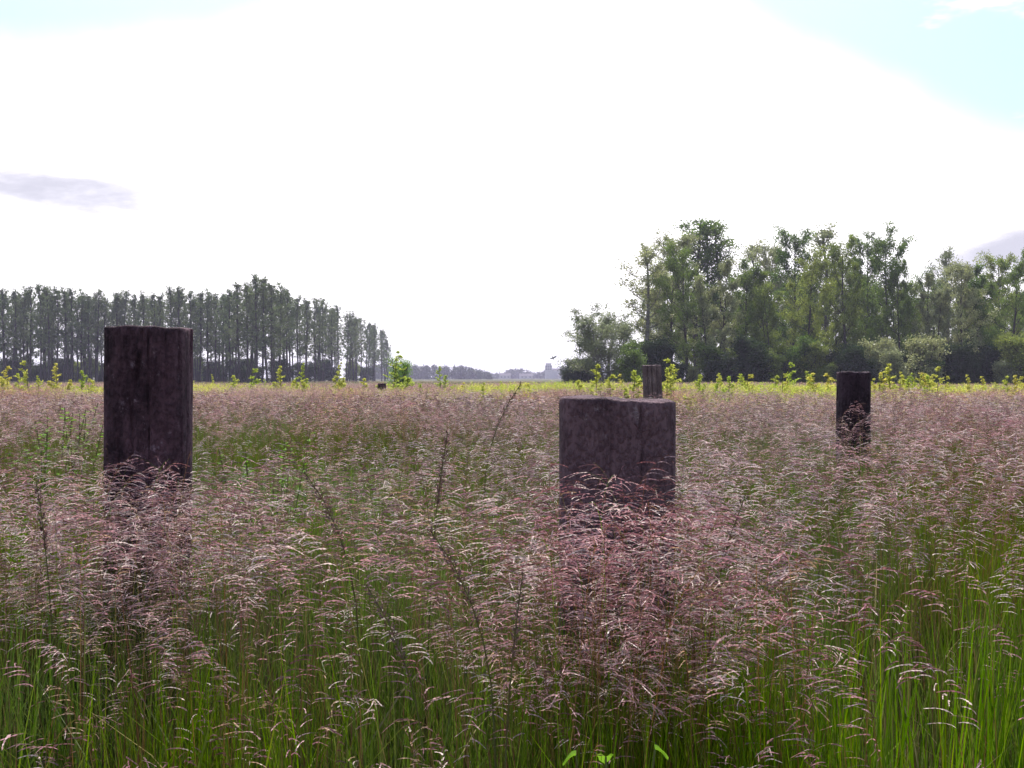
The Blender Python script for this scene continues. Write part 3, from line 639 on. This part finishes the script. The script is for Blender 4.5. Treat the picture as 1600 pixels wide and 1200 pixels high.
def herb_patch(seed):
    random.seed(seed); mb = MB()
    for _ in range(46):
        x_, y_ = disc(1.0); h_ = random.uniform(.75, 1.12); l_ = Vector((random.gauss(0, .08), random.gauss(0, .08), h_)); b_ = Vector((x_, y_, 0))
        mb.add([b_+Vector((-.004, 0, 0)), b_+Vector((.004, 0, 0)), b_+l_], [(0, 1, 2)], (.1, .1, .1), .5)
        for i in range(52):
            t = .4+.6*i/52; leaf(mb, b_+l_*t+rv()*.03, (rv()+Vector((0, 0, .3))).normalized(), rv(), random.uniform(.028, .065), random.uniform(.010, .022), (.1, .1, .1), random.random())
    return mb.mesh('herb_patch', SAP)
hp = [herb_patch(s) for s in (81, 82, 83)]
x, y = ring(21, 52, 1.7, 38); pxs = 800+F*x/y; q = noise2(x, y, .22, 12)*.6+noise2(x, y, .7, 13)*.4
want = np.where(pxs > 925, .66, np.where(pxs < 470, .58, .42)); d0 = np.where(pxs > 925, 23, 29)
k = (q < want) & (y > d0) & (y < np.where((pxs > 620) & (pxs < 925), 48, 44)); x, y = x[k], y[k]; n = len(x)
scatter('ground_cover', hp, np.stack([x, y, np.zeros(n)], 1), np.stack([np.zeros(n), np.zeros(n), rng.uniform(0, 6.283, n)], 1),
        np.stack([np.ones(n), np.ones(n), .72+.42*noise2(x, y, .5, 14)], 1), rng.integers(0, 3, n), 'yellow-green leafy herbs in a bright band before the trees')
bpy.data.objects['ground_cover']['category'] = 'plants'
# leafy plants in the grass
def forb(seed, H=.8, n=26, size=.06, mt=FORB):
    random.seed(seed); tb = MB(); cr = MB()
    for s in range(5):
        a = random.uniform(0, 6.28); l = Vector((math.cos(a), math.sin(a), 0))*random.uniform(.02, .16); h = H*random.uniform(.7, 1)
        tube(tb, [(0, 0, 0), l*.6+Vector((0, 0, h*.6)), l+Vector((0, 0, h))], [.004, .003, .0015], 4)
        for i in range(n):
            t = .3+.7*i/n; b = i*2.4; d = Vector((math.cos(b), math.sin(b), .35)).normalized(); p = l*t+Vector((0, 0, h*t))
            leaf(cr, p, d, Vector((0, 0, 1))+rv()*.3, size*random.uniform(.7, 1.2)*(1.3-.6*t), size*.4, (.1, .1, .1), random.random())
    return tb.mesh('stem', STEM), cr.mesh('foliage', mt)
FB = [forb(61, size=.04, n=34), forb(62, size=.05, n=30), forb(63, size=.025, n=36)]
def place_forb(px, d, top, v, label, w=1.):
    pr = FB[v]; root = bpy.data.objects.new('leafy_plant', None); COL.objects.link(root); s = up(top, d)/.8
    root.location = (at(px, d), d, 0); root.scale = (s*w, s*w, s); root.rotation_euler = (0, 0, rd.uniform(0, 6)); ob('stem', pr[0], root); ob('foliage', pr[1], root); tag(root, label, 'plant', 'leafy plants among the grass')
place_forb(88, 9.0, 628, 0, 'bright green leafy plant left of the tall dark post', 1.6); place_forb(118, 8.6, 634, 0, 'smaller leafy green plant nearest the left side of the tall dark post', 1.3)
place_forb(408, 5.2, 692, 2, 'yellow-green leafy plant in the green patch right of the tall dark post', 1.2); place_forb(430, 6.2, 668, 0, 'fresh green leafy plant at the back of the green patch', 1.0)
place_forb(62, 8.2, 648, 1, 'broad-leaved plant left of the bright green leafy plant', 1.2)
# ------------------------------------------------------------------ dock spikes
def dock(seed, H=.95, hl=.2, bend=.5, dens=150):
    random.seed(seed); tb = MB(); cr = MB(); a = 0.0; pts = []; p = Vector((0, 0, 0)); n = 12
    for i in range(n+1):
        pts.append(p.copy()); t = i/n; q = .04+bend*max(0, t-.55)**1.2*2; p = p+Vector((math.sin(q), 0, math.cos(q)))*H/n
    tube(tb, pts, [.0028*(1-.6*i/n) for i in range(n+1)], 5)
    for i in range(dens):
        t = 1-(hl/H)*random.random()**.9; j = min(n-1, int(t*n)); q = pts[j].lerp(pts[j+1], t*n-j); r = rv(); w_ = .0065*math.sin(math.pi*min(1, (1-t)/(hl/H)*.9+.12))+.002
        leaf(cr, q+r*w_*.6, (r*.7+(pts[j+1]-pts[j]).normalized()*.8).normalized(), rv(), .010*random.uniform(.6, 1.2), .0035, (.1, .1, .1), random.random())
    return tb.mesh('stem', STEM), cr.mesh('seed_head', DOCK)
DK = [dock(71, bend=.9), dock(72, bend=.2, hl=.16), dock(73, bend=.55, hl=.25), dock(74, bend=-.5, hl=.18)]
def place_dock(px, d, top, v, label, rz=0):
    pr = DK[v]; root = bpy.data.objects.new('seed_stalk', None); COL.objects.link(root); s = up(top, d)/.93; root.location = (at(px, d), d, 0); root.scale = (s, s, s)
    root.rotation_euler = (0, 0, rz); ob('stem', pr[0], root); ob('seed_head', pr[1], root); tag(root, label, 'seed stalk', 'dark seed stalks above the grass')
place_dock(575, 2.9, 732, 0, 'dark curved seed stalk bending left, biggest of the middle group', 3.14); place_dock(655, 3.0, 688, 1, 'tall upright purple seed stalk standing above the heads in the middle', .2)

place_dock(790, 2.3, 820, 0, 'dark arching seed stalk left of the widest post foot', 3.3)
place_dock(680, 2.15, 915, 0, 'arched brown seed stalk low in the middle of the green foreground', 2.9)
place_dock(772, 2.1, 915, 1, 'pale purple seed stalk in the green foreground, below the widest post', .5); place_dock(95, 2.9, 765, 1, 'thin dark seed stalk under the left edge bushes', 3.0)
place_dock(1090, 2.6, 780, 2, 'seed stalk right of the widest post', .1)
place_dock(745, 5, 596, 0, 'tall arching stalk crossing the horizon left of the far tower', .1)
# two broad leaves at the bottom edge
def broadleaf_weed():
    random.seed(5); tb = MB(); cr = MB()
    for a, r, h in ((2.9, .06, .0), (.2, .085, .02), (1.6, .07, -.03), (4.4, .08, -.02)):
        c = Vector((math.cos(a)*r, math.sin(a)*r*.6, .625+h*.5)); tube(tb, [(0, 0, 0), c*.6, c], [.004, .003, .002], 5)
        d = Vector((math.cos(a), math.sin(a), -.15)).normalized(); s = d.cross(Vector((0, 0, 1))).normalized(); u = s.cross(d); L_ = .024; pv = []
        for t, w_ in ((0, .008), (.2, .012), (.45, .016), (.7, .012), (.9, .010), (1, .001)):
            b = c+d*L_*t-Vector((0, 0, .02*t*t)); pv += [b-s*w_+u*.006, b, b+s*w_+u*.006]
        cr.add(pv, [(3*i+j, 3*i+j+1, 3*i+j+4, 3*i+j+3) for i in range(5) for j in (0, 1)], (.1, .1, .1), random.random())
    root = bpy.data.objects.new('broad_leaved_weed', None); COL.objects.link(root); root.location = (at(952, 1.95), 1.95, .05)
    ob('stem', tb.mesh('stem', STEM), root); ob('foliage', cr.mesh('foliage', FORB, True), root); tag(root, 'broad-leaved bright green weed low at the bottom edge below the widest post', 'weed')
broadleaf_weed()

# ------------------------------------------------------------------ far things
def far_wood(name, label, pts, d0, dep, n, size, spiky=0):
    """a far wood: trunks and leaf clumps, too many and too small to count"""
    random.seed(91); mb = MB(); xs = [p[0] for p in pts]; ys = [p[1] for p in pts]
    for i in range(n):
        px = random.uniform(xs[0], xs[-1]); d = d0+random.uniform(0, dep); h = float(np.interp(px, xs, ys)); H = (up(h, d))*random.uniform(.72, 1.05); X0 = at(px, d)
        tube(mb, [(X0, d, 0), (X0, d, H*.7)], [.25, .1], 4)
        for k in range(16):
            t = random.uniform(.08, 1); w_ = H*.22*((1-t)*1.1+.05 if spiky and random.random() < spiky else math.sin(math.pi*min(1, .15+.8*t)))+.3
            leaves(mb, Vector((X0+random.uniform(-w_, w_), d+random.uniform(-w_, w_), H*t)), 7, size*1.4, size)
    o = ob(name, mb.mesh(name, FARW)); tag(o, label, 'wood', kind='stuff')
far_wood('far_wood', 'hazy blue-violet wood on the skyline right of the left grove', [(575, 570), (640, 571), (665, 572), (690, 570), (730, 573), (745, 577), (765, 582)], 850, 60, 170, 1.3, .5)
far_wood('town_trees', 'hazy violet line of town trees around the far tower', [(735, 584), (770, 583), (780, 586), (795, 578), (822, 577), (835, 583), (850, 579), (870, 577), (885, 582), (930, 581), (1000, 580)], 1300, 60, 170, 1.8)
WALL = solid('pale render wall', (.50, .47, .44), (.60, .57, .54), .6); ROOF = solid('slate roof', (.10, .09, .10), (.16, .14, .15), 1.0); GL = solid('window glass', (.03, .03, .04), (.05, .05, .06), 1, .2)
def box(name, c, s, m, parent):
    mb = MB(); x, y, z = s; vs = [(c[0]+i*x/2, c[1]+j*y/2, c[2]+k*z) for k in (0, 1) for j in (-1, 1) for i in (-1, 1)]
    mb.add(vs, [(0, 2, 3, 1), (4, 5, 7, 6), (0, 1, 5, 4), (2, 6, 7, 3), (0, 4, 6, 2), (1, 3, 7, 5)]); return ob(name, mb.mesh(name, m), parent)
def gable(name, c, s, m, parent):
    mb = MB(); x, y, z = s; vs = [(c[0]-x/2, c[1]-y/2, c[2]), (c[0]+x/2, c[1]-y/2, c[2]), (c[0]+x/2, c[1]+y/2, c[2]), (c[0]-x/2, c[1]+y/2, c[2]), (c[0]-x/2, c[1], c[2]+z), (c[0]+x/2, c[1], c[2]+z)]
    mb.add(vs, [(0, 1, 5, 4), (2, 3, 4, 5), (0, 4, 3), (1, 2, 5), (0, 3, 2, 1)]); return ob(name, mb.mesh(name, m), parent)
tw = bpy.data.objects.new('tower_building', None); COL.objects.link(tw); tw.location = (at(857, 1240), 1240, 0)
box('wall', (0, 0, 0), (8, 8, 15.2), WALL, tw); box('upper_storey', (0, 0, 15.2), (6.2, 6.2, 1.9), WALL, tw); box('roof', (0, 0, 17.1), (6.8, 6.8, .5), ROOF, tw); box('side_wing', (9, 1, 0), (10, 8, 9.5), WALL, tw); gable('roof', (9, 1, 9.5), (10.6, 8.6, 2.4), ROOF, tw)
for zz in (10.2, 13):
    for xx in (-2.4, 0, 2.4): box('window', (xx, -4.01, zz), (1.1, .1, 1.5), GL, tw)
tag(tw, 'pale square tower block rising over the far town trees', 'tower')
for px, d, w_, h, lb in ((789, 1240, 13, 3.8, 'pale low far house left of the tower, leftmost one'), (822, 1235, 15, 3.4, 'pale low far house between the leftmost house and the tower'), (880, 1235, 12, 3.6, 'pale low far house right of the tower by the dark hedge')):
    hs = bpy.data.objects.new('far_house', None); COL.objects.link(hs); hs.location = (at(px, d), d, 0); box('wall', (0, 0, 0), (w_, 8, h), WALL, hs); gable('roof', (0, 0, h), (w_+.8, 9, 2.6), ROOF, hs)
    for q in (-.3, 0, .3): box('window', (w_*q, -4.01, 1.4), (1.3, .1, 1.3), GL, hs)
    tag(hs, lb, 'house', 'far houses near the tower')
# a small bird diving over the field
def bird():
    FE = solid('feather', (.35, .32, .30), (.5, .47, .45), 30); root = bpy.data.objects.new('bird', None); COL.objects.link(root); d = 26
    root.location = (at(864, d), d, up(559, d)); root.rotation_euler = (R(60), R(68), R(10)); root.scale = (.5,)*3
    mb = MB(); tube(mb, [(-.11, 0, 0), (-.08, 0, .005), (-.03, 0, .0), (.03, 0, 0), (.07, 0, .008), (.095, 0, .01), (.115, 0, .005)], [.004, .016, .028, .026, .018, .014, .002], 8); ob('body', mb.mesh('body', FE, True), root)
    for s in (-1, 1):
        mb = MB(); p = [(.04, s*.02, .01), (.05, s*.10, .04), (.01, s*.2, .05), (-.05, s*.26, .03), (-.035, s*.16, .035), (-.03, s*.08, .02), (-.03, s*.02, .005)]
        mb.add(p+[(a, b, c-.006) for a, b, c in p], [(0, 1, 5, 6), (1, 2, 4, 5), (2, 3, 4), (13, 12, 8, 7), (12, 11, 9, 8), (11, 10, 9)]); ob('wing', mb.mesh('wing', FE), root)
    mb = MB(); mb.add([(-.09, -.01, 0), (-.09, .01, 0), (-.18, .03, 0), (-.18, -.03, 0)], [(0, 1, 2, 3)]); ob('tail', mb.mesh('tail', FE), root)
    tag(root, 'small bird diving in the bright sky just above the far tower', 'bird')
bird()

# ------------------------------------------------------------------ haze
hb = MB(); A = 3300; hb.add([(i*A, j*A, z) for z in (-1.3, 34) for j in (-1, 1) for i in (-1, 1)], [(0, 2, 3, 1), (4, 5, 7, 6), (0, 1, 5, 4), (2, 6, 7, 3), (0, 4, 6, 2), (1, 3, 7, 5)])
hm, ht = mat('haze'); ho = ht.nodes.new('ShaderNodeOutputMaterial'); hv = ht.nodes.new('ShaderNodeVolumePrincipled'); hv.inputs['Density'].default_value = .0003; hv.inputs['Color'].default_value = (.78, .72, 1, 1); hv.inputs['Anisotropy'].default_value = .2
ht.links.new(hv.outputs[0], ho.inputs['Volume']); h = ob('haze', hb.mesh('haze', hm)); tag(h, 'thin pale summer haze over the meadow', 'haze', kind='stuff')
